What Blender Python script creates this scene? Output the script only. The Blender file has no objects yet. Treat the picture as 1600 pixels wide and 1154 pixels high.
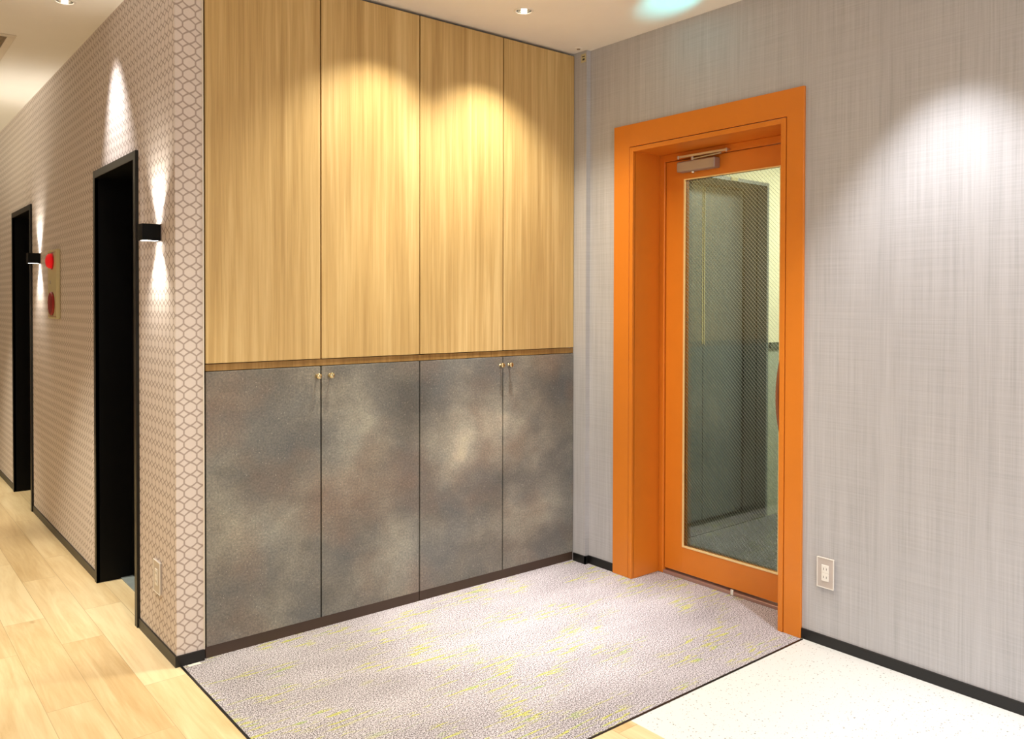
import bpy, bmesh, math, random
from mathutils import Vector, Matrix
random.seed(4)
PI = math.pi
sc = bpy.context.scene
COL = sc.collection

# ---------------------------------------------------------------- camera
YAW, PITCH, ROLL = 0.6858, -0.0144, 0.0023
F_PX, CX, CY = 1281.8, 800.0, 491.0
cam_d = bpy.data.cameras.new('camera'); cam = bpy.data.objects.new('camera', cam_d); COL.objects.link(cam)
fw = Vector((math.sin(YAW)*math.cos(PITCH), math.cos(YAW)*math.cos(PITCH), math.sin(PITCH)))
rt = Vector((math.cos(YAW), -math.sin(YAW), 0)); up = rt.cross(fw)
r2 = rt*math.cos(ROLL) + up*math.sin(ROLL); u2 = up*math.cos(ROLL) - rt*math.sin(ROLL)
m = Matrix((r2, u2, -fw)).transposed().to_4x4(); m.translation = Vector((-3.0584, -3.1809, 1.378))
cam.matrix_world = m
cam_d.sensor_width = 36; cam_d.lens = F_PX/1600*36; cam_d.sensor_fit = 'HORIZONTAL'
cam_d.shift_x = (800-CX)/1600; cam_d.shift_y = -(577-CY)/1600
cam_d.clip_start = 0.02
sc.camera = cam
# ---------------------------------------------------------------- exposure
vs = sc.view_settings
vs.view_transform = 'Standard'; vs.look = 'None'; vs.gamma = 1; vs.exposure = 0.22
vs.use_curve_mapping = False
sc.cycles.use_denoising = True
sc.cycles.max_bounces = 8; sc.cycles.diffuse_bounces = 4; sc.cycles.transparent_max_bounces = 12
sc.cycles.sample_clamp_indirect = 6
# ---------------------------------------------------------------- world
w = bpy.data.worlds.new('world'); sc.world = w; w.use_nodes = True
bg = w.node_tree.nodes['Background']; bg.inputs[0].default_value = (.98, .96, .96, 1); bg.inputs[1].default_value = .88

# ---------------------------------------------------------------- lights of the room
WARM = (1.0, .92, .74); MID = (1.0, .95, .92); COOL = (.97, .98, 1.0); CORR = (1, .95, .76)
def spot(name, loc, target, energy, deg, blend=.25, col=WARM, rad=.02):
    d = bpy.data.lights.new(name, 'SPOT'); d.energy = energy; d.color = col
    d.spot_size = math.radians(deg); d.spot_blend = blend; d.shadow_soft_size = rad
    o = bpy.data.objects.new(name, d); COL.objects.link(o); o.location = loc
    o.rotation_euler = (Vector(target)-Vector(loc)).to_track_quat('-Z', 'Y').to_euler()
    return o
def area(name, loc, target, sx, sy, energy, col):
    d = bpy.data.lights.new(name, 'AREA'); d.shape = 'RECTANGLE'; d.size = sx; d.size_y = sy; d.energy = energy; d.color = col
    o = bpy.data.objects.new(name, d); COL.objects.link(o); o.location = loc
    o.rotation_euler = (Vector(target)-Vector(loc)).to_track_quat('-Z', 'Y').to_euler()
    return o
ZL = 2.692
spot('downlight_beam', (-.651, -.319, ZL), (-.651, -.319, 0), 76, 106, .9, WARM, .012)
spot('downlight_core', (-.651, -.319, ZL), (-.68, -.42, 0), 250, 38, 1, MID, .012)
spot('downlight_beam', (-1.235, -.319, ZL), (-1.235, -.319, 0), 60, 106, .9, WARM, .012)
spot('downlight_core', (-1.235, -.319, ZL), (-1.235, -.36, 0), 70, 50, 1, WARM, .012)
spot('downlight_beam', (-.377, -1.93, ZL), (-.377, -1.93, 0), 100, 72, .6, COOL)
spot('downlight_beam', (-.377, -3.2, ZL), (-.377, -3.2, 0), 100, 72, .6, COOL)
spot('downlight_beam', (-1.45, -1.75, ZL), (-1.45, -1.75, 0), 24, 95, 1, MID)
spot('downlight_beam', (-2.285, .881, ZL), (-1.66, .60, 0), 60, 54, 1, (1, .98, .97), .035)
spot('downlight_beam', (-2.9, -.6, ZL), (-2.9, -.6, 0), 120, 95, .9, CORR)
spot('downlight_beam', (-2.95, 1.3, ZL), (-2.95, 1.3, 0), 200, 58, .6, CORR)
spot('downlight_beam', (-2.95, 3.6, ZL), (-2.95, 3.6, 0), 200, 62, .7, CORR)
spot('corridor_beam', (-3.5, 3.4, 1.7), (-3.0, 3.4, 2.7), 38, 130, 1, (1, .93, .70), .05)  # uplight added out of view to brighten the corridor ceiling
spot('corridor_beam', (-3.4, 5.4, 1.7), (-3.1, 5.2, 2.7), 38, 130, 1, (1, .93, .70), .05)  # second added uplight, farther down the corridor, also out of view
# added cyan spot, source unseen, washes a patch of ceiling beside the wall
spot('cyan_glow', (-.55, -1.5, 2.25), (-.25, -.86, 2.7), 60, 20, .9, (.12, .9, 1.0), .02)
# soft fill light added overhead in the unseen hall behind the camera
area('rear_fill_light', (-2.2, -4.6, 2.66), (-2.2, -4.6, 0), 2.4, 1.0, 70, (1, .95, .90))
area('lobby_ceiling_light', (1.9, -1.2, 2.47), (1.9, -1.2, 0), 1.2, .6, 56, (1, .94, .84))

# ---------------------------------------------------------------- helpers
def lin(c):
    f = lambda v: v/12.92 if v <= .04045 else ((v+.055)/1.055)**2.4
    return tuple(f(x/255) for x in c) + (1,)
class N:
    """small node-graph helper"""
    def __init__(s, name, rough=.6, metal=0, spec=.5):
        s.m = bpy.data.materials.new(name); s.m.use_nodes = True; s.t = s.m.node_tree
        s.b = s.t.nodes['Principled BSDF']; s.b.inputs['Roughness'].default_value = rough
        s.b.inputs['Metallic'].default_value = metal; s.b.inputs['Specular IOR Level'].default_value = spec
    def n(s, typ, **k):
        x = s.t.nodes.new(typ)
        for a, v in k.items(): setattr(x, a, v)
        return x
    def l(s, a, b): s.t.links.new(a, b)
    def put(s, sock, v):
        if hasattr(v, 'is_output'): s.l(v, sock)
        else: sock.default_value = v
    def math(s, op, a, b=0, c=None, clamp=False):
        x = s.n('ShaderNodeMath', operation=op); x.use_clamp = clamp
        s.put(x.inputs[0], a); s.put(x.inputs[1], b)
        if c is not None: s.put(x.inputs[2], c)
        return x.outputs[0]
    def pos(s, scale=(1, 1, 1), off=(0, 0, 0)):
        g = s.n('ShaderNodeNewGeometry'); mp = s.n('ShaderNodeMapping'); s.l(g.outputs['Position'], mp.inputs[0])
        mp.inputs['Scale'].default_value = scale; mp.inputs['Location'].default_value = off
        return mp.outputs[0]
    def sep(s, v):
        x = s.n('ShaderNodeSeparateXYZ'); s.l(v, x.inputs[0]); return x.outputs
    def noise(s, vec, scale=1, detail=2, rough=.5, dist=0):
        x = s.n('ShaderNodeTexNoise'); s.l(vec, x.inputs['Vector']); x.inputs['Scale'].default_value = scale
        x.inputs['Detail'].default_value = detail; x.inputs['Roughness'].default_value = rough; x.inputs['Distortion'].default_value = dist
        return x.outputs['Fac']
    def ramp(s, f, stops, interp='LINEAR'):
        x = s.n('ShaderNodeValToRGB'); s.l(f, x.inputs[0]); e = x.color_ramp; e.interpolation = interp
        while len(e.elements) < len(stops): e.elements.new(.5)
        for i, (p, c) in enumerate(stops): e.elements[i].position = p; e.elements[i].color = c if len(c) == 4 else lin(c)
        return x.outputs[0]
    def mapr(s, f, a, b, c=0, d=1):
        x = s.n('ShaderNodeMapRange'); s.put(x.inputs[0], f)
        for i, v in enumerate((a, b, c, d)): x.inputs[i+1].default_value = v
        return x.outputs[0]
    def mix(s, f, a, b, bt='MIX'):
        x = s.n('ShaderNodeMix', data_type='RGBA', blend_type=bt); s.put(x.inputs[0], f)
        s.put(x.inputs[6], a if hasattr(a, 'is_output') or len(a) == 4 else lin(a))
        s.put(x.inputs[7], b if hasattr(b, 'is_output') or len(b) == 4 else lin(b))
        return x.outputs[2]
    def col(s, c): s.put(s.b.inputs['Base Color'], c if hasattr(c, 'is_output') else lin(c)); return s
    def bump(s, h, strength=.3, dist=.002):
        x = s.n('ShaderNodeBump'); s.l(h, x.inputs['Height']); x.inputs['Strength'].default_value = strength; x.inputs['Distance'].default_value = dist
        s.l(x.outputs[0], s.b.inputs['Normal']); return s
def plain(name, c, rough=.5, metal=0, spec=.5, var=.04):
    """paint / plastic / metal with a faint procedural unevenness"""
    g = N(name, rough, metal, spec); f = g.noise(g.pos((1, 1, 1)), 9, 3)
    a = tuple(max(0, v*(1-var)) for v in c); b = tuple(min(255, v*(1+var)) for v in c)
    g.col(g.mix(f, a, b)); return g.m
def emit(name, c, s):
    g = N(name); g.col(c); g.b.inputs['Emission Color'].default_value = lin(c); g.b.inputs['Emission Strength'].default_value = s; return g.m

# wallpaper: pink-cream ground with a mauve net of hexagons and diamonds
def net_paper():
    g = N('net_wallpaper', .75, spec=.25)
    geo = g.n('ShaderNodeNewGeometry'); p = g.sep(geo.outputs['Position']); nr = g.sep(geo.outputs['Normal'])
    P = .0475
    side = g.math('GREATER_THAN', g.math('ABSOLUTE', nr[0]), .5)
    run = g.math('ADD', g.math('MULTIPLY', p[1], side), g.math('MULTIPLY', g.math('ADD', p[0], 2.0335), g.math('SUBTRACT', 1, side)))
    u = g.math('SUBTRACT', g.math('FRACT', g.math('ADD', g.math('DIVIDE', run, P), 100.5)), .5)
    v = g.math('SUBTRACT', g.math('FRACT', g.math('ADD', g.math('DIVIDE', p[2], P*.98), .5)), .5)
    a = g.math('ABSOLUTE', u); b = g.math('ABSOLUTE', v)
    cv = g.math('MULTIPLY', g.math('POWER', g.math('MULTIPLY', a, 2), 1.3), .33)
    l1 = g.math('MULTIPLY', g.math('ABSOLUTE', g.math('ADD', g.math('SUBTRACT', b, .5), cv)), .82)
    l2 = g.math('ADD', g.math('SUBTRACT', .5, a), g.math('MULTIPLY', g.math('GREATER_THAN', b, .17), 1))
    d = g.math('MINIMUM', l1, l2)
    line = g.mapr(d, .035, .085, 1, 0)
    n = g.noise(g.pos(), 60, 2)
    g.col(g.mix(line, g.mix(n, (217, 206, 200), (226, 215, 209)), (172, 157, 149)))
    return g.m
# grey linen-weave wallpaper
def linen(name='linen_wallpaper', base=(185, 184, 187)):
    g = N(name, .8, spec=.2)
    a = g.noise(g.pos((1, 160, 3)), 1, 3, .6); b = g.noise(g.pos((1, 3, 260)), 1, 3, .6); c = g.noise(g.pos((1, 30, .8)), 1, 2)
    f = g.math('ADD', g.math('MULTIPLY', a, .5), g.math('ADD', g.math('MULTIPLY', b, .35), g.math('MULTIPLY', c, .3)))
    lo = tuple(v*.93 for v in base); hi = tuple(min(255, v*1.06) for v in base)
    g.col(g.ramp(f, [(.42, lo), (.57, base), (.74, hi)])); g.bump(f, .12, .001)
    return g.m
def oak(name, c1, c2, c3):
    g = N(name, .48, spec=.35)
    a = g.noise(g.pos((34, 34, .9)), 1, 5, .6, .4); b = g.noise(g.pos((150, 150, 3)), 1, 3, .6); c = g.noise(g.pos((5, 5, .5)), 1, 2)
    f = g.math('ADD', g.math('MULTIPLY', a, .55), g.math('ADD', g.math('MULTIPLY', b, .25), g.math('MULTIPLY', c, .25)))
    g.col(g.ramp(f, [(.38, c1), (.52, c2), (.66, c3)])); return g.m
def stone():
    g = N('cloudy_stone_laminate', .42, spec=.4)
    P = g.pos()
    # two clouds: value and hue, both stretched along a slant
    big = g.noise(g.pos((2.3, 2.3, 3.1), (3.1, 0, 1.7)), 1, 6, .6, .1)
    geo = g.n('ShaderNodeNewGeometry'); s = g.sep(geo.outputs['Position'])
    acc = None
    for (x, z, rx, rz, k) in [(-1.34, .80, .16, .20, .20), (-.74, .66, .22, .16, .22), (-.56, .80, .14, .16, .16), (-.42, .86, .12, .2, .10), (-1.62, .36, .2, .16, .13), (-1.15, .25, .15, .14, .14),
                              (-1.83, .42, .15, .12, .12), (-.2, .32, .14, .16, .12), (-.3, .62, .2, .14, .08), (-1.05, .95, .2, .1, -.10), (-1.72, .95, .25, .2, -.06), (-1.58, .18, .16, .14, -.12), (-.85, .38, .2, .2, -.10), (-1.3, .3, .14, .2, -.06), (-.12, .9, .1, .2, -.12)]:
        dx = g.math('DIVIDE', g.math('SUBTRACT', s[0], x), rx); dz = g.math('DIVIDE', g.math('SUBTRACT', s[2], z), rz)
        r = g.math('ADD', g.math('MULTIPLY', dx, dx), g.math('MULTIPLY', dz, dz))
        e = g.math('MULTIPLY', g.math('POWER', 2.718, g.math('MULTIPLY', r, -1)), k)
        acc = e if acc is None else g.math('ADD', acc, e)
    f = g.math('ADD', big, g.math('MULTIPLY', acc, 1.15))
    base = g.ramp(f, [(.30, (106, 104, 101)), (.48, (137, 133, 126)), (.64, (169, 165, 154)), (.84, (214, 210, 194))])
    hue = g.noise(g.pos((3, 3, 3), (9, 2, 5)), 1, 3)
    base = g.mix(g.mapr(hue, .42, .6, 0, .9), base, g.mix(.5, base, (112, 118, 124)))
    br = g.noise(g.pos((2.6, 2.6, 2.6), (1, 7, 3)), 1, 3)
    base = g.mix(g.mapr(br, .48, .7, 0, .55), base, (146, 118, 102))
    fine = g.noise(P, 120, 4, .8)
    base = g.mix(.42, base, g.ramp(fine, [(.40, (60, 76, 74)), (.65, (205, 198, 188))]), 'OVERLAY')
    sp = g.n('ShaderNodeTexVoronoi'); g.l(P, sp.inputs['Vector']); sp.inputs['Scale'].default_value = 75
    rnd = g.sep(sp.outputs['Color'])
    spk = g.math('MULTIPLY', g.math('LESS_THAN', sp.outputs['Distance'], .14), g.math('GREATER_THAN', rnd[0], .68))
    base = g.mix(g.math('MULTIPLY', spk, .34), base, (226, 220, 205))
    spd = g.math('MULTIPLY', g.math('LESS_THAN', sp.outputs['Distance'], .14), g.math('LESS_THAN', rnd[0], .12))
    base = g.mix(g.math('MULTIPLY', spd, .5), base, (60, 56, 54))
    g.col(base); return g.m
def carpet():
    g = N('heather_carpet', .95, spec=.1); P = g.pos()
    n1 = g.noise(P, 215, 3, .8); n2 = g.noise(g.pos((30, 55, 1)), 1, 4, .7); n3 = g.noise(g.pos((2.2, 5, 1), (4, 0, 0)), 1, 2)
    base = g.ramp(g.math('ADD', g.math('MULTIPLY', n1, 1), g.math('MULTIPLY', g.math('SUBTRACT', g.math('ADD', g.math('MULTIPLY', n3, .7), g.math('MULTIPLY', n2, .3)), .5), .10)), [(.42, (80, 74, 77)), (.49, (150, 143, 147)), (.555, (218, 213, 221))])
    st = g.noise(g.pos((6.5, 62, 1), (2, 1, 0)), 1, 3, .6, .15); zone = g.noise(g.pos((2.3, 5, 1), (8.4, 3.0, 0)), 1, 2)
    k = g.math('MULTIPLY', g.mapr(st, .56, .60), g.mapr(zone, .47, .55)); k = g.math('MULTIPLY', k, g.mapr(n1, .42, .50))
    tone = g.noise(g.pos((9, 20, 1), (5, 5, 0)), 1, 1)
    g.col(g.mix(g.math('MULTIPLY', k, .85, clamp=True), base, g.ramp(tone, [(.35, (196, 198, 60)), (.55, (206, 208, 92)), (.68, (162, 188, 100))])))
    g.bump(n1, .12, .001); return g.m
def planks():
    g = N('maple_plank_floor', .30, spec=.5)
    geo = g.n('ShaderNodeNewGeometry'); s = g.sep(geo.outputs['Position'])
    cb = g.n('ShaderNodeCombineXYZ'); g.put(cb.inputs[0], g.math('ADD', s[1], .44)); g.put(cb.inputs[1], g.math('ADD', s[0], 2.225+.155*40))
    br = g.n('ShaderNodeTexBrick'); g.l(cb.outputs[0], br.inputs['Vector']); br.offset = .62; br.offset_frequency = 2
    br.inputs['Scale'].default_value = 1; br.inputs['Brick Width'].default_value = .94; br.inputs['Row Height'].default_value = .155
    br.inputs['Mortar Size'].default_value = .0011; br.inputs['Mortar Smooth'].default_value = .2; br.inputs['Bias'].default_value = 0
    br.inputs['Color1'].default_value = (0, 0, 0, 1); br.inputs['Color2'].default_value = (1, 1, 1, 1); br.inputs['Mortar'].default_value = (.5, .5, .5, 1)
    rn = g.sep(br.outputs['Color'])[0]
    vm = g.n('ShaderNodeCombineXYZ'); g.put(vm.inputs[0], g.math('MULTIPLY', s[0], 15)); g.put(vm.inputs[1], g.math('MULTIPLY', s[1], 1.3)); g.put(vm.inputs[2], g.math('MULTIPLY', rn, 23))
    a = g.noise(vm.outputs[0], 1, 5, .6, 1.3)
    vf = g.n('ShaderNodeCombineXYZ'); g.put(vf.inputs[0], g.math('MULTIPLY', s[0], 90)); g.put(vf.inputs[1], g.math('MULTIPLY', s[1], 5)); g.put(vf.inputs[2], g.math('MULTIPLY', rn, 7))
    b = g.noise(vf.outputs[0], 1, 3, .6)
    f = g.math('ADD', g.math('MULTIPLY', a, .6), g.math('ADD', g.math('MULTIPLY', b, .2), g.math('MULTIPLY', rn, .22)))
    c = g.ramp(f, [(.30, (202, 170, 122)), (.46, (218, 190, 144)), (.64, (234, 212, 170))])
    kn = g.n('ShaderNodeTexVoronoi'); g.l(g.pos((6, 3.2, 1)), kn.inputs['Vector']); kn.inputs['Scale'].default_value = 1
    kk = g.math('MULTIPLY', g.mapr(kn.outputs['Distance'], .02, .09, 1, 0), g.math('GREATER_THAN', g.sep(kn.outputs['Color'])[1], .6))
    c = g.mix(g.math('MULTIPLY', kk, .5), c, (150, 110, 68))
    c = g.mix(g.math('MULTIPLY', br.outputs['Fac'], .55), c, (140, 108, 68))
    g.col(c); return g.m
def terrazzo():
    g = N('white_speckled_floor', .45, spec=.4); P = g.pos()
    c = lin((222, 222, 220))
    for sc_, t, col_ in ((95, .72, (120, 108, 98)), (150, .74, (172, 150, 138)), (70, .86, (96, 98, 92))):
        v = g.n('ShaderNodeTexVoronoi'); g.l(P, v.inputs['Vector']); v.inputs['Scale'].default_value = sc_
        k = g.math('MULTIPLY', g.math('LESS_THAN', v.outputs['Distance'], .2), g.math('GREATER_THAN', g.sep(v.outputs['Color'])[0], t))
        c = g.mix(g.math('MULTIPLY', k, .75), c, col_)
    g.col(c); return g.m
def slate():
    g = N('dark_slate_floor', .4, spec=.4)
    a = g.noise(g.pos((3, 7, 1)), 1, 5, .65, .8)
    g.col(g.ramp(a, [(.35, (58, 60, 60)), (.6, (84, 87, 86)), (.72, (118, 120, 118))])); return g.m
def lobby_paper():
    g = N('two_tone_lobby_wall', .7, spec=.2)
    s = g.sep(g.n('ShaderNodeNewGeometry').outputs['Position']); n = g.noise(g.pos((20, 20, 30)), 1, 3)
    up_ = g.mix(n, (236, 230, 204), (244, 238, 212)); dn = g.mix(n, (164, 168, 152), (186, 190, 174))
    g.col(g.mix(g.math('GREATER_THAN', s[2], 1.1), dn, up_)); return g.m
def pane():
    g = N('clear_door_glass'); t = g.t
    fr = g.n('ShaderNodeFresnel'); fr.inputs[0].default_value = 1.5
    tr = g.n('ShaderNodeBsdfTransparent'); tr.inputs[0].default_value = lin((232, 240, 232))
    gl = g.n('ShaderNodeBsdfGlossy'); gl.inputs['Roughness'].default_value = .01
    mx = g.n('ShaderNodeMixShader'); g.l(fr.outputs[0], mx.inputs[0]); g.l(tr.outputs[0], mx.inputs[1]); g.l(gl.outputs[0], mx.inputs[2])
    g.l(mx.outputs[0], t.nodes['Material Output'].inputs['Surface']); return g.m

M = dict(
    net=net_paper(), linen=linen(), oak=oak('light_oak_veneer', (178, 146, 92), (201, 169, 112), (220, 192, 136)),
    rail=oak('darker_oak_rail', (128, 94, 48), (150, 115, 62), (170, 134, 80)), stone=stone(), carpet=carpet(), plank=planks(), terr=terrazzo(),
    slate=slate(), lobby=lobby_paper(), glass=pane(),
    ceil=plain('ceiling_paint', (244, 240, 234), .85, 0, .2, .01), black=plain('black_paint', (5, 5, 5), .5, 0, .15),
    bronze=plain('dark_bronze_frame', (20, 18, 14), .4, .2), base=plain('black_skirting', (13, 11, 10), .4), gap=plain('dark_carcass', (14, 8, 5), .7),
    plinth=plain('brown_plinth', (74, 56, 44), .5), orange=plain('orange_lacquer', (220, 128, 36), .36, 0, .45, .02),
    gold=plain('pale_gold_bead', (246, 220, 160), .3, .3), steel=plain('brushed_steel', (196, 190, 182), .3, .85), silver=plain('silver_paint', (168, 156, 148), .4, .4),
    chrome=plain('polished_chrome', (230, 226, 218), .12, 1), brass=plain('polished_brass', (214, 196, 150), .16, 1), white=plain('white_plastic', (240, 236, 230), .35),
    outplate=plain('grey_outlet_plate', (200, 190, 184), .4, .2), slot=plain('dark_slots', (60, 55, 52), .6), cream=plain('cream_plate', (206, 194, 150), .45),
    red=plain('red_plastic', (200, 14, 22), .25), redlamp=emit('lit_red_lamp', (225, 14, 26), .35), darkred=plain('dark_red_dish', (150, 18, 20), .35),
    lamp=emit('lamp_glow', (255, 244, 225), 14), led=emit('sconce_led', (255, 250, 240), 12),
    trimw=plain('white_metal_edge', (236, 228, 212), .3, .3), lift=plain('brushed_dark_lift_steel', (116, 122, 126), .38, .35), liftb=plain('dark_lift_frame', (52, 56, 52), .4, .4),
    railg=plain('grey_wall_rail', (96, 98, 84), .5), wire=plain('embedded_wire', (250, 250, 240), .4, .1), handle=plain('brown_red_pull', (150, 96, 66), .35),
    sill=plain('reddish_steel_sill', (176, 140, 128), .3, .5), vent=plain('vent_frame', (232, 222, 208), .5), grille=plain('vent_grille', (150, 134, 112), .6), stonet=plain('grey_stone_threshold', (132, 140, 140), .5, var=.2),
)
# ---- mesh helpers
def bx(bm, x0, x1, y0, y1, z0, z1, bev=0, seg=1):
    r = bmesh.ops.create_cube(bm, size=1)
    vs_ = r['verts']
    for v in vs_:
        v.co = Vector(((x0+x1)/2 + v.co.x*(x1-x0), (y0+y1)/2 + v.co.y*(y1-y0), (z0+z1)/2 + v.co.z*(z1-z0)))
    if bev:
        es = list({e for v in vs_ for e in v.link_edges})
        bmesh.ops.bevel(bm, geom=es, offset=bev, segments=seg, affect='EDGES', profile=.5)
def lathe(bm, prof, centre, axis='z', seg=28):
    """profile = [(radius, height)...] revolved; axis names the direction of height"""
    rings = []
    for r, h in prof:
        ring = []
        for i in range(seg):
            a = 2*PI*i/seg; c, s = r*math.cos(a), r*math.sin(a)
            p = {'z': (c, s, h), 'x': (h, c, s), 'y': (c, h, s)}[axis]
            ring.append(bm.verts.new(Vector(p)+Vector(centre)))
        rings.append(ring)
    for a, b in zip(rings, rings[1:]):
        for i in range(seg): bm.faces.new((a[i], a[(i+1) % seg], b[(i+1) % seg], b[i]))
    if prof[0][0] > 1e-6: bm.faces.new(rings[0])
    if prof[-1][0] > 1e-6: bm.faces.new(rings[-1])
def tube(bm, pts, r, seg=8):
    pts = [Vector(p) for p in pts]; rings = []
    for i, p in enumerate(pts):
        t = (pts[min(i+1, len(pts)-1)] - pts[max(i-1, 0)]).normalized()
        a = t.orthogonal().normalized() if i == 0 else (a - t*a.dot(t)).normalized()
        b = t.cross(a)
        rings.append([bm.verts.new(p + a*r*math.cos(2*PI*k/seg) + b*r*math.sin(2*PI*k/seg)) for k in range(seg)])
    for q, s in zip(rings, rings[1:]):
        for k in range(seg): bm.faces.new((q[k], q[(k+1) % seg], s[(k+1) % seg], s[k]))
    bm.faces.new(rings[0]); bm.faces.new(rings[-1])
def obj(name, bm, mat, parent=None, smooth=False):
    bmesh.ops.recalc_face_normals(bm, faces=bm.faces[:])
    me = bpy.data.meshes.new(name); bm.to_mesh(me); bm.free(); me.materials.append(M[mat] if isinstance(mat, str) else mat)
    if smooth:
        for p in me.polygons: p.use_smooth = True
    o = bpy.data.objects.new(name, me); COL.objects.link(o)
    if parent:
        o.parent = parent; o.matrix_parent_inverse = Matrix.Translation(-world_loc(parent))
    return o
def world_loc(o):
    return o.location.copy() if o.parent is None else (o.matrix_parent_inverse @ o.location) + world_loc(o.parent)
def box(name, d, mat, parent=None, bev=0, seg=1):
    bm = bmesh.new(); bx(bm, *d, bev, seg); return obj(name, bm, mat, parent)
def tag(o, label, cat, group=None):
    o['label'] = label; o['category'] = cat
    if group: o['group'] = group
    return o
def thing(name, loc, label=None, cat=None, group=None):
    o = bpy.data.objects.new(name, None); o.empty_display_size = .1; COL.objects.link(o); o.location = loc
    if label: tag(o, label, cat, group)
    return o
def struct(o): o['kind'] = 'structure'; return o

# ================================================================ setting
H = 2.7
CW = -2.0867          # corridor wall plane
BX = -1.98            # left end of the cabinets
P = .028              # depth of the small pier beside the cabinets
def rects(name, rs, z, mat, thick=.03, down=True):
    bm = bmesh.new()
    for x0, x1, y0, y1 in rs: bx(bm, x0, x1, y0, y1, z-thick if down else z, z if down else z+thick)
    return struct(obj(name, bm, mat))
CY0 = -1.342
rects('floor', [(-6, -2.076, -7, 7), (-2.076, -1.05, -7, CY0-.008), (-2.076, -1.9, .05, 7)], 0, 'plank')
rects('floor_terrazzo', [(-1.05, .0, -7, CY0-.008)], 0, 'terr')
rects('floor_carpet', [(-2.068, 0, CY0, .05), (0, .225, -1.26, -.38)], 0, 'carpet')
rects('floor_lobby', [(.225, 3.6, -2.7, .3)], -.001, 'slate')
bm = bmesh.new(); bx(bm, -2.0765, -2.0675, CY0-.0085, -.004, -.02, .0015); struct(obj('trim_1', bm, 'base'))
bm = bmesh.new(); bx(bm, -2.0765, -.014, CY0-.0085, CY0+.0005, -.02, .0015); struct(obj('trim_2', bm, 'base'))

# ceiling with round cut-outs for the downlights
HOLES = [(-.651, -.319), (-1.235, -.319), (-.377, -1.93), (-.377, -3.2), (-1.45, -1.75), (-2.285, .881), (-2.9, -.6), (-2.95, 1.3), (-2.95, 3.6)]
R_H = .036
def ceiling():
    bm = bmesh.new(); h = .05
    xs = sorted({-6, 0} | {c for x, y in HOLES for c in (x-h, x+h)}); ys = sorted({-7, 7} | {c for x, y in HOLES for c in (y-h, y+h)})
    for i in range(len(xs)-1):
        for j in range(len(ys)-1):
            mx, my = (xs[i]+xs[i+1])/2, (ys[j]+ys[j+1])/2
            if any(abs(mx-x) < h and abs(my-y) < h for x, y in HOLES): continue
            bm.faces.new([bm.verts.new((a, b, H)) for a, b in ((xs[i], ys[j]), (xs[i+1], ys[j]), (xs[i+1], ys[j+1]), (xs[i], ys[j+1]))])
    for x, y in HOLES:
        n = 32; inn = []; out = []
        for k in range(n):
            a = 2*PI*(k+.5)/n; c, s = math.cos(a), math.sin(a); q = h/max(abs(c), abs(s))
            inn.append(bm.verts.new((x+R_H*c, y+R_H*s, H))); out.append(bm.verts.new((x+q*c, y+q*s, H)))
        for k in range(n): bm.faces.new((inn[k], inn[(k+1) % n], out[(k+1) % n], out[k]))
        for sx in (-1, 1):
            for sy in (-1, 1):
                # corner slivers left by the sampling of the square
                k = [i for i in range(n) if (out[i].co.x-x)*sx > 0 and (out[i].co.y-y)*sy > 0]
                near = sorted(k, key=lambda i: -abs(out[i].co.x-x)-abs(out[i].co.y-y))[:2]
                cv = bm.verts.new((x+h*sx, y+h*sy, H)); bm.faces.new((out[near[0]], out[near[1]], cv))
    return struct(obj('ceiling', bm, 'ceil'))
ceiling()
box_c = bmesh.new(); bx(box_c, -6, .3, -7, 7, H+.12, H+.16); struct(obj('ceiling_slab', box_c, 'ceil'))

# corridor wall with two door openings, and its end face beside the cabinets
XB = -1.985
D2 = (.487, 1.2334, 2.014); D3 = (2.955, 3.711, 2.014)     # outer y range and top of the two black door frames
fr = .02
bm = bmesh.new()
bx(bm, CW, XB, 0, D2[0]+fr, 0, H); bx(bm, CW, XB, D2[0]+fr, D2[1]-fr, D2[2]-fr, H)
bx(bm, CW, XB, D2[1]-fr, D3[0]+fr, 0, H); bx(bm, CW, XB, D3[0]+fr, D3[1]-fr, D3[2]-fr, H); bx(bm, CW, XB, D3[1]-fr, 7, 0, H)
struct(obj('wall_left', bm, 'net'))
box_e = bmesh.new(); bx(box_e, XB-.0015, XB+.0025, -.0045, 0.03, .042, H); struct(obj('trim_3', box_e, 'trimw'))
# behind the doors
struct(box('wall_corridor_left', (-3.75, -3.7, -2.4, 7, 0, H), 'net')); struct(box('wall_corridor_end', (-3.7, CW, 7, 7.05, 0, H), 'net'))
struct(box('wall_corridor_back', (-1.85, -1.80, .46, 7, 0, H), 'gap'))
# skirting of the corridor wall
BT, BH = .007, .042
bm = bmesh.new()
bx(bm, CW-BT, XB+.001, -BT, 0, 0, BH); bx(bm, CW-BT, CW, 0, D2[0], 0, BH); bx(bm, CW-BT, CW, D2[1], D3[0], 0, BH); bx(bm, CW-BT, CW, D3[1], 7, 0, BH)
struct(obj('baseboard_left', bm, 'base'))

# right wall with the doorway
OY0, OY1, OZ = -.4053, -1.2317, 2.127
bm = bmesh.new()
bx(bm, 0, .26, OY0+.02, .05, 0, H); bx(bm, 0, .26, -7, OY1-.02, 0, H); bx(bm, 0, .26, OY1-.02, OY0+.02, OZ+.02, H)
bx(bm, -P, 0.001, -.09, .03, 0, H)
struct(obj('wall_right', bm, 'linen'))
bm = bmesh.new()
bx(bm, -P-BT, -P, -.09-BT, -.006, 0, BH); bx(bm, -P-BT, -BT, -.09-BT, -.09, 0, BH); bx(bm, -BT, 0, -.2751, -.09, 0, BH); bx(bm, -BT, 0, -7, -1.3366, 0, BH)
struct(obj('baseboard_right', bm, 'base'))
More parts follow.
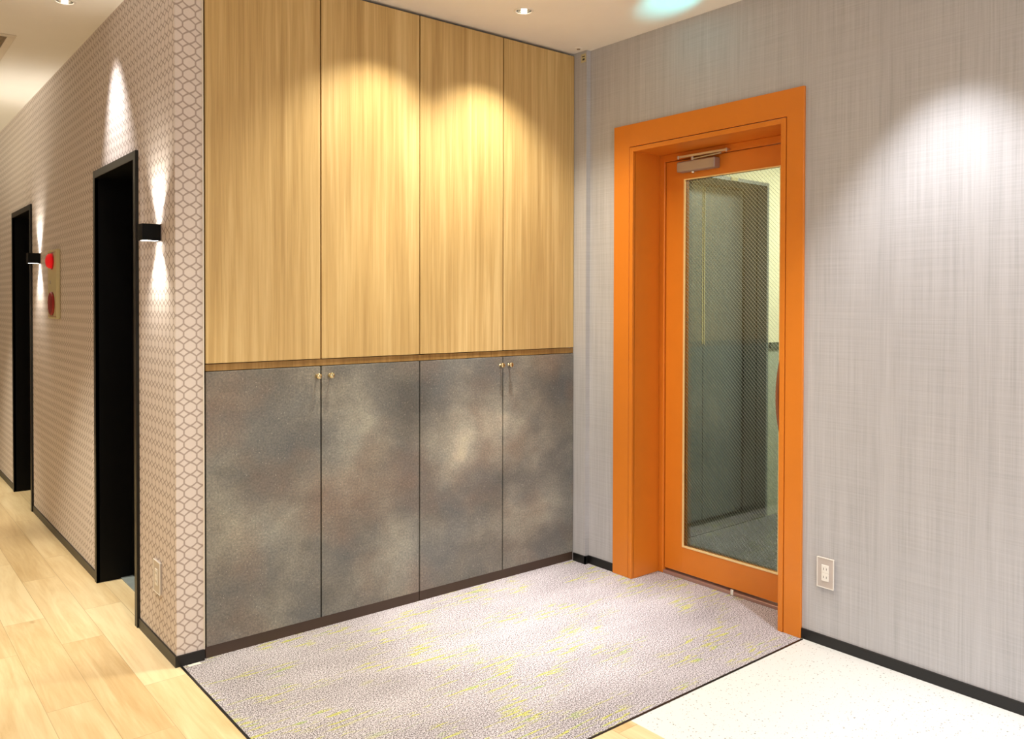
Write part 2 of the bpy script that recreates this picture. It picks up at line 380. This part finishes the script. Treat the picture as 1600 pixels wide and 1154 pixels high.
# wall above and behind the cabinets
struct(box('wall_back', (BX, 0, .46, .5, 0, H), 'linen'))

# ================================================================ cabinets
S = [BX, -1.4941, -1.0023, -.5126, -P]
G = .0033
def knob(parent, x, z):
    bm = bmesh.new()
    prof = [(.0085, 0), (.0085, -.002), (.0045, -.004), (.0042, -.013), (.0075, -.016), (.0118, -.0195), (.0128, -.0225), (.0112, -.0255), (.006, -.0275), (0.0001, -.028)]
    lathe(bm, prof, (x, 0, z), 'y', 24); return obj('knob', bm, 'brass', parent, True)
for i, (a, b, c, place) in enumerate([(0, 1, 2, 'left'), (2, 3, 4, 'right')]):
    side = 'beside the patterned wall end' if i == 0 else 'beside the grey pier and orange door'
    t = thing('lower_cabinet', ((S[a]+S[c])/2, .2, 0), f'stone-look lower cabinet with two brass-knobbed doors, {side}', 'cabinet', 'stone-look lower cabinets')
    bm = bmesh.new(); bx(bm, S[a]+.004, S[c]-.002 if i else S[c]-.0005, .019, .45, .046, 1.109); obj('body', bm, 'gap', t)
    box('plinth', (S[a]+.004, S[c]-(.001 if i else 0), .006, .44, 0, .045), 'plinth', t)
    for (p, q, k) in ((a, b, -1), (b, c, 1)):
        x0 = S[p]+(.006 if p == 0 else G); x1 = S[q]-(.0035 if q == 4 else G)
        d = box('door', (x0, x1, 0, .018, .0465, 1.108), 'stone', t, .0007)
        knob(d, S[b] + (-.0195 if k < 0 else .0395) + (0 if i == 0 else (.003 if k < 0 else -.002)), 1.068)
t = thing('cabinet_rail', (-1, .2, 1.11), 'narrow brown oak rail running between the upper wooden doors and the lower stone doors', 'rail')
box('rail_board', (BX+.006, -P-.003, .004, .45, 1.111, 1.1375), 'rail', t, .0005)
for i, (a, b, c) in enumerate([(0, 1, 2), (2, 3, 4)]):
    side = 'beside the patterned wall end' if i == 0 else 'nearest the orange door'
    t = thing('upper_cabinet', ((S[a]+S[c])/2, .2, 1.139), f'tall light oak upper cabinet with two plain doors, {side}', 'cabinet', 'light oak upper cabinets')
    box('body', (S[a]+.004, S[c]-(.002 if i else .0005), .019, .45, 1.139, 2.694), 'gap', t)
    for p, q in ((a, b), (b, c)):
        x0 = S[p]+(.006 if p == 0 else G); x1 = S[q]-(.0035 if q == 4 else G)
        box('door', (x0, x1, 0, .018, 1.1405, 2.686), 'oak', t, .0007)

# ================================================================ orange door
d1 = struct(thing('door_1', (0, (OY0+OY1)/2, 0)))
CYL, CYR, CT, CX0 = -.2751, -1.3366, 2.265, -.0132
bead = .026
bm = bmesh.new()    # flat casing boards
bx(bm, CX0, .0, OY0+bead, CYL, 0, CT, .0012); bx(bm, CX0, 0, CYR, OY1-bead, 0, CT, .0012); bx(bm, CX0+.0002, 0, OY1-bead-.004, OY0+bead+.004, OZ+bead, CT-.0003, .0012)
obj('casing', bm, 'orange', d1)
bm = bmesh.new()    # inner bead, set off by a fine groove
g = .0035
bx(bm, CX0-.002, .004, OY0, OY0+bead-g, 0, OZ+bead-g, .0018, 2); bx(bm, CX0-.002, .004, OY1-bead+g, OY1, 0, OZ+bead-g, .0018, 2); bx(bm, CX0-.0018, .004, OY1-.001, OY0+.001, OZ, OZ+bead-g-.0002, .0018, 2)
obj('casing_bead', bm, 'orange', d1)
bm = bmesh.new()    # jamb lining through the wall
bx(bm, 0, .255, OY0, OY0+.0195, 0, OZ+.0195); bx(bm, 0, .255, OY1-.0195, OY1, 0, OZ+.0195); bx(bm, 0, .255, OY1, OY0, OZ, OZ+.0195)
obj('jamb', bm, 'orange', d1)
bm = bmesh.new()    # rebate round the leaf
bx(bm, .186, .25, OY0-.034, OY0, 0, OZ, .002); bx(bm, .186, .25, OY1, OY1+.034, 0, OZ, .002); bx(bm, .1862, .25, OY1+.03, OY0-.03, OZ-.034, OZ, .002)
obj('rebate_frame', bm, 'orange', d1)
box('sill', (.186, .25, OY1+.034, OY0-.034, 0, .016), 'sill', d1, .0015)
box('sill_tag', (.1855, .19, -.866, -.852, .002, .026), 'white', d1)['label'] = 'small white tag on the door sill'
LY0, LY1, GY0, GY1, GZ0, GZ1 = OY0-.037, OY1+.037, -.5555, -1.103, .158, 1.992
bm = bmesh.new()
bx(bm, .196, .236, GY0, LY0, .028, OZ-.037, .0012); bx(bm, .196, .236, LY1, GY1, .028, OZ-.037, .0012)
bx(bm, .1962, .2358, GY1-.002, GY0+.002, .028, GZ0, .0012); bx(bm, .1962, .2358, GY1-.002, GY0+.002, GZ1, OZ-.037, .0012)
leaf = obj('door_leaf', bm, 'orange', d1)
bm = bmesh.new(); q = .008
bx(bm, .193, .2, GY0-q, GY0+.002, GZ0-.002, GZ1+.002, .001); bx(bm, .193, .2, GY1-.002, GY1+q, GZ0-.002, GZ1+.002, .001); bx(bm, .1935, .2, GY1, GY0, GZ0-.002, GZ0+q, .001); bx(bm, .1935, .2, GY1, GY0, GZ1-q+.004, GZ1+.002, .001)
obj('glazing_bead', bm, 'gold', leaf)
box('glass_pane', (.212, .218, GY1, GY0, GZ0, GZ1), 'glass', leaf)
bm = bmesh.new()    # diagonal wires cast into the glass
step = .0190; W_, H_ = GY0-GY1, GZ1-GZ0
for sgn in (1, -1):
    k = step*.5
    while k < W_+H_:
        # line (v = k - u) or mirrored, clipped to the pane
        u0 = max(0, k-H_); u1 = min(W_, k)
        p0, p1 = (u0, k-u0), (u1, k-u1)
        f_ = (lambda u: GY1+u) if sgn > 0 else (lambda u: GY0-u)
        tube(bm, [(.215, f_(p0[0]), GZ0+p0[1]), (.215, f_(p1[0]), GZ0+p1[1])], .00065 if sgn < 0 else .0003, 4)
        k += step
obj('wire_mesh', bm, 'wire', leaf)
bm = bmesh.new()    # long bowed pull
HY = -1.150; pts = []
for i in range(25):
    s = i/24; z = .70 + .54*s; pts.append((.196 - .092*math.sin(PI*s)**.75, HY, z))
tube(bm, pts, .0105, 12); obj('pull_handle', bm, 'handle', leaf, True)
bm = bmesh.new()
bx(bm, .150, .196, -.771, -.543, 2.023, 2.074, .006, 3)
cl = obj('door_closer', bm, 'silver', d1)
bm = bmesh.new(); lathe(bm, [(.011, 2.024), (.011, 2.016), (.007, 2.012)], (.172, -.628, 0), 'z', 16); obj('valve_cap', bm, 'chrome', cl, True)
bm = bmesh.new(); bx(bm, .158, .186, -.835, -.543, 2.0985, 2.104, .001); bx(bm, .156, .160, -.835, -.543, 2.092, 2.104, .001); bx(bm, .154, .162, -.838, -.828, 2.088, 2.106, .002); bx(bm, .154, .162, -.552, -.542, 2.088, 2.106, .002); obj('slide_rail', bm, 'steel', cl)
bm = bmesh.new(); tube(bm, [(.166, -.628, 2.082), (.163, -.80, 2.088)], .0045, 8); lathe(bm, [(.009, 2.074), (.009, 2.092)], (.168, -.628, 0), 'z', 16); obj('arm', bm, 'steel', cl)

# ================================================================ black corridor doors
def black_door(name, D, far):
    y0, y1, top = D
    t = struct(thing(name, (CW, (y0+y1)/2, 0)))
    w_, pr = .036, .0125
    bm = bmesh.new()
    bx(bm, CW-pr, CW+.004, y0, y0+w_, 0, top, .001); bx(bm, CW-pr, CW+.004, y1-w_, y1, 0, top, .001); bx(bm, CW-pr+.0002, CW+.004, y0+.01, y1-.01, top-w_, top-.0004, .001)
    obj('casing', bm, 'bronze', t)
    bm = bmesh.new(); bx(bm, CW-pr+.0008, -1.86, y0+w_-.012, y0+w_, 0, top-w_); bx(bm, CW-pr+.0008, -1.86, y1-w_, y1-w_+.012, 0, top-w_); bx(bm, CW-pr+.0008, -1.86, y0+w_, y1-w_, top-w_-.001, top-w_+.011)
    obj('jamb', bm, 'black', t)
    lf = box('door_leaf', (-1.935, -1.90, y0+w_+.002, y1-w_-.002, .012, top-w_-.003), 'black', t, .001)
    box('threshold', (-1.988, -1.90, y0+w_, y1-w_, 0, .006), 'stonet', t)
    bm = bmesh.new(); hy = y0+w_+.075
    lathe(bm, [(.024, -1.936), (.024, -1.942), (.010, -1.944), (.010, -1.975)], (0, hy, 1.0), 'x', 20); tube(bm, [(-1.972, hy, 1.0), (-1.975, hy+.03, 1.0), (-1.975, hy+.12, 1.0)], .008, 10)
    obj('lever_handle', bm, 'bronze', lf, True)
black_door('door_2', D2, 0); black_door('door_3', D3, 1)

# ================================================================ wall lights
def sconce(y, label):
    z = 1.648; s = .064; yc = y + s/2; x1 = CW-.003; x0 = x1-s-.004
    t = thing('wall_light', (CW, yc, z), label, 'wall light', 'cube wall lights in the corridor')
    bm = bmesh.new(); h = s/2
    for d in ((x0, x0+.004, y, y+s), (x1-.004, x1, y, y+s), (x0+.004, x1-.004, y, y+.004), (x0+.004, x1-.004, y+s-.004, y+s)): bx(bm, *d, z-h, z+h)
    bx(bm, x0+.004, x1-.004, y+.004, y+s-.004, z-.008, z+.008)
    obj('housing', bm, 'black', t)
    box('wall_plate', (CW-.003, CW, y-.004, y+s+.004, z-h-.002, z+h+.002), 'silver', t)
    for sg in (1, -1):
        bm = bmesh.new(); bx(bm, x0+.004, x1-.004, y+.004, y+s-.004, min(z+sg*(h-.001), z+sg*(h-.004)), max(z+sg*(h-.001), z+sg*(h-.004))); obj('led_lens', bm, 'led', t)
        l_ = spot('corridor_beam', (x1-.026, yc, z+sg*(h+.001)), (CW-.01, yc, z+sg*.22), 20, 92, 1, (1, .95, .84), .006)
        l_.parent = t; l_.matrix_parent_inverse = Matrix.Translation(-Vector((CW, yc, z)))
sconce(.168, 'black cube wall light between the nearer black door and the wall corner')
sconce(2.66, 'black cube wall light between the farther black door and the red alarm')

# ================================================================ outlets
def outlet(yc, zc, face, nrm, label, w_=.073, h_=.122):
    """nrm = -1: the plate sits on a wall and faces -x; face is the wall's x"""
    t = thing('power_outlet', (face, yc, zc), label, 'power outlet')
    X = lambda d: face - d
    def b(name, d0, d1_, y0, y1, z0, z1, mat, par, bev=.0006): return box(name, (X(d1_), X(d0), yc+y0, yc+y1, zc+z0, zc+z1), mat, par, bev)
    pl = b('plate', 0, .0085, -w_/2, w_/2, -h_/2, h_/2, 'outplate', t, .0025)
    bm = bmesh.new()
    k = .003
    bx(bm, X(.0098), X(.0078), yc-w_/2, yc-w_/2+k, zc-h_/2, zc+h_/2); bx(bm, X(.0098), X(.0078), yc+w_/2-k, yc+w_/2, zc-h_/2, zc+h_/2); bx(bm, X(.0098), X(.0078), yc-w_/2+k, yc+w_/2-k, zc+h_/2-k, zc+h_/2); bx(bm, X(.0098), X(.0078), yc-w_/2+k, yc+w_/2-k, zc-h_/2, zc-h_/2+k)
    obj('rim', bm, 'white', t)
    for s in (1, -1):
        f = b('socket', .0085, .0112, -.0155, .0155, s*.0165-.0158, s*.0165+.0158, 'white', t)
        bm = bmesh.new()
        for yy in (-.0065, .0065): bx(bm, X(.0116), X(.0110), yc+yy-.001, yc+yy+.001, zc+s*.0165-.0045, zc+s*.0165+.0045)
        obj('slots', bm, 'slot', f)
outlet(-1.4425, .296, 0, -1, 'white power outlet low on the grey wall right of the orange door')
outlet(.222, .286, CW, -1, 'pale power outlet low on the patterned wall, under the nearer cube wall light', .088, .128)

# ================================================================ alarm panel
t = thing('fire_alarm_panel', (CW, 2.22, 1.28), 'cream fire alarm panel with lit red lamp and dark red dish, on the corridor wall', 'alarm')
ax = CW-.022
box('panel', (ax, CW, 2.075, 2.315, 1.279, 1.678), 'cream', t, .004)
bm = bmesh.new(); lathe(bm, [(.050, ax), (.050, ax-.004), (.044, ax-.006)], (0, 2.185, 1.612), 'x', 28); obj('lamp_base', bm, 'red', t, True)
bm = bmesh.new(); lathe(bm, [(.043, ax-.006), (.041, ax-.02), (.032, ax-.029), (.016, ax-.034), (.0001, ax-.035)], (0, 2.185, 1.612), 'x', 28); obj('alarm_lamp', bm, 'redlamp', t, True)
bm = bmesh.new(); lathe(bm, [(.068, ax), (.068, ax-.008), (.061, ax-.013), (.044, ax-.009), (.026, ax-.013), (.0001, ax-.015)], (0, 2.19, 1.366), 'x', 32); obj('call_button', bm, 'darkred', t, True)
bm = bmesh.new(); lathe(bm, [(.011, ax), (.011, ax-.004)], (0, 2.235, 1.49), 'x', 14); obj('key_lock', bm, 'steel', t)
for z_ in (1.291, 1.66): box('panel_line', (ax-.0012, ax+.0005, 2.088, 2.302, z_, z_+.0025), 'darkred', t)

# ================================================================ ceiling fittings
def downlight(x, y, label, deep=.07):
    t = thing('downlight', (x, y, H), label, 'downlight', 'recessed ceiling downlights')
    bm = bmesh.new(); lathe(bm, [(R_H-.001, H+.002), (R_H-.001, H-.003), (R_H+.006, H-.0035), (R_H+.009, H-.001), (R_H+.009, H-.0001)], (x, y, 0), 'z', 36)
    # keep only the band, not the caps
    bmesh.ops.delete(bm, geom=[f for f in bm.faces if len(f.verts) > 4], context='FACES'); obj('trim_ring', bm, 'white', t, True)
    bm = bmesh.new(); lathe(bm, [(R_H-.0015, H), (R_H-.002, H+.02), (R_H-.006, H+.045), (.018, H+.066)], (x, y, 0), 'z', 36)
    bmesh.ops.delete(bm, geom=[f for f in bm.faces if len(f.verts) > 4 and f.calc_center_median().z < H+.01], context='FACES'); obj('reflector', bm, 'chrome', t, True)
    bm = bmesh.new(); lathe(bm, [(.0001, H+.003), (.006, H+.004), (.010, H+.012), (.012, H+.04), (.011, H+.066)], (x, y, 0), 'z', 20); obj('lamp', bm, 'lamp', t, True)
downlight(*HOLES[0], 'small round recessed downlight in the ceiling in front of the right wooden doors')
downlight(*HOLES[5], 'small round recessed downlight in the corridor ceiling above the nearer black door')
# air vent in the corridor ceiling
t = thing('ceiling_vent', (-2.67, 1.855, H), 'square ceiling vent with pale frame and grey grille, at the left edge over the corridor', 'vent')
vx1, vy0, vs_ = -2.371, 1.556, .60
bm = bmesh.new(); f = .036; x0, x1, y0, y1 = vx1-vs_, vx1, vy0, vy0+vs_
bx(bm, x0, x1, y0, y0+f, H-.006, H, .002); bx(bm, x0, x1, y1-f, y1, H-.006, H, .002); bx(bm, x0, x0+f, y0+f, y1-f, H-.006, H, .002); bx(bm, x1-f, x1, y0+f, y1-f, H-.006, H, .002); obj('frame', bm, 'vent', t)
bm = bmesh.new(); bx(bm, x0+f, x1-f, y0+f, y1-f, H-.0015, H-.0003)
for i in range(20): yy = y0+f+.014+i*.026; bx(bm, x0+f, x1-f, yy, yy+.004, H-.005, H-.001)
obj('grille', bm, 'grille', t)
# sensor in the ceiling corner, sticker on the pier
t = thing('ceiling_sensor', (-.080, -.082, H), 'tiny round ceiling fitting in the corner above the grey pier', 'sensor')
bm = bmesh.new(); lathe(bm, [(.019, H), (.019, H-.003), (.015, H-.0045)], (-.080, -.082, 0), 'z', 20); obj('rim', bm, 'ceil', t)
bm = bmesh.new(); lathe(bm, [(.010, H-.004), (.009, H-.007)], (-.080, -.082, 0), 'z', 16); obj('cap', bm, 'grille', t)
t = thing('wall_sticker', (-P, -.068, 2.66), 'tiny pale sticker with two dark marks at the top of the grey pier', 'sticker')
box('backing', (-P-.0015, -P, -.084, -.050, 2.640, 2.684), 'cream', t)
bm = bmesh.new(); bx(bm, -P-.002, -P-.0014, -.078, -.057, 2.668, 2.672); bx(bm, -P-.002, -P-.0014, -.076, -.060, 2.650, 2.660); obj('marks', bm, 'slot', t)
# tag on the carpet
tag(box('carpet_tag', (-2.052, -2.005, -.030, -.0135, 0, .003), 'white', None, .001), 'small white tag on the carpet at the foot of the patterned wall end', 'tag')

# ================================================================ lift lobby behind the glass
RX, RY, RZ, FY = 1.575, .056, 2.15, -.127
bm = bmesh.new(); bx(bm, RX, 3.6, FY, .3, 0, 2.5); bx(bm, .26, .62, FY, .3, 0, 2.5); bx(bm, .62, RX, FY, .3, RZ, 2.5); struct(obj('wall_lobby_back', bm, 'lobby'))
struct(box('wall_lobby_far', (3.6, 3.66, -2.7, .3, 0, 2.5), 'lobby')); struct(box('wall_lobby_front', (.26, 3.6, -2.76, -2.7, 0, 2.5), 'lobby'))
struct(box('ceiling_lobby', (.26, 3.6, -2.7, .3, 2.5, 2.54), 'ceil'))
bm = bmesh.new(); bx(bm, RX+.012, 3.6, FY-.018, FY, 1.088, 1.124); bx(bm, 3.58, 3.6, -2.7, FY-.018, 1.088, 1.124); bx(bm, .26, 3.58, -2.7, -2.682, 1.088, 1.124); struct(obj('trim_4', bm, 'railg'))
t = thing('lift_door', (1.1, RY, 0), 'dark grey metal lift doors in a recessed frame, seen through the glass door', 'lift door')
bm = bmesh.new(); bx(bm, RX-.022, RX-.001, FY-.006, RY, 0, RZ-.001); bx(bm, .621, .642, FY-.006, RY, 0, RZ-.001); bx(bm, .642, RX-.022, FY-.006, RY, RZ-.022, RZ-.001); obj('frame', bm, 'lift', t)
bm = bmesh.new(); bx(bm, RX-.0235, RX-.0218, -.062, -.057, 0, RZ-.022); obj('frame_seam', bm, 'gap', t)
for a, b in ((.645, 1.128), (1.134, RX-.026)): box('door_panel', (a, b, RY-.012, RY+.02, .012, RZ-.028), 'lift', t, .001)
box('backing', (.63, RX-.005, RY+.021, RY+.04, 0, RZ-.005), 'gap', t)
box('track', (.645, RX-.024, FY-.004, RY-.013, 0, .004), 'liftb', t)
box('indicator', (1.165, 1.235, FY-.0095, FY-.006, 2.130, 2.150), 'cream', t)
bm = bmesh.new(); bx(bm, RX-.034, RX-.0225, RY-.020, RY-.0125, .004, RZ-.022); obj('corner_line', bm, 'gap', t)  # dark strip drawn along the recess corner
box('header_gap', (.645, RX-.034, RY-.020, RY-.0125, RZ-.040, RZ-.0225), 'gap', t)
box('floor_gap', (.645, RX-.034, RY-.020, RY-.0125, .004, .016), 'gap', t)
box('edge_glint', (1.118, 1.126, RY-.0145, RY-.012, 1.12, RZ-.042), 'cream', t); box('edge_glint', (1.136, 1.144, RY-.0145, RY-.012, 1.12, RZ-.042), 'cream', t)  # cream strips stand in for a reflection along the door seam
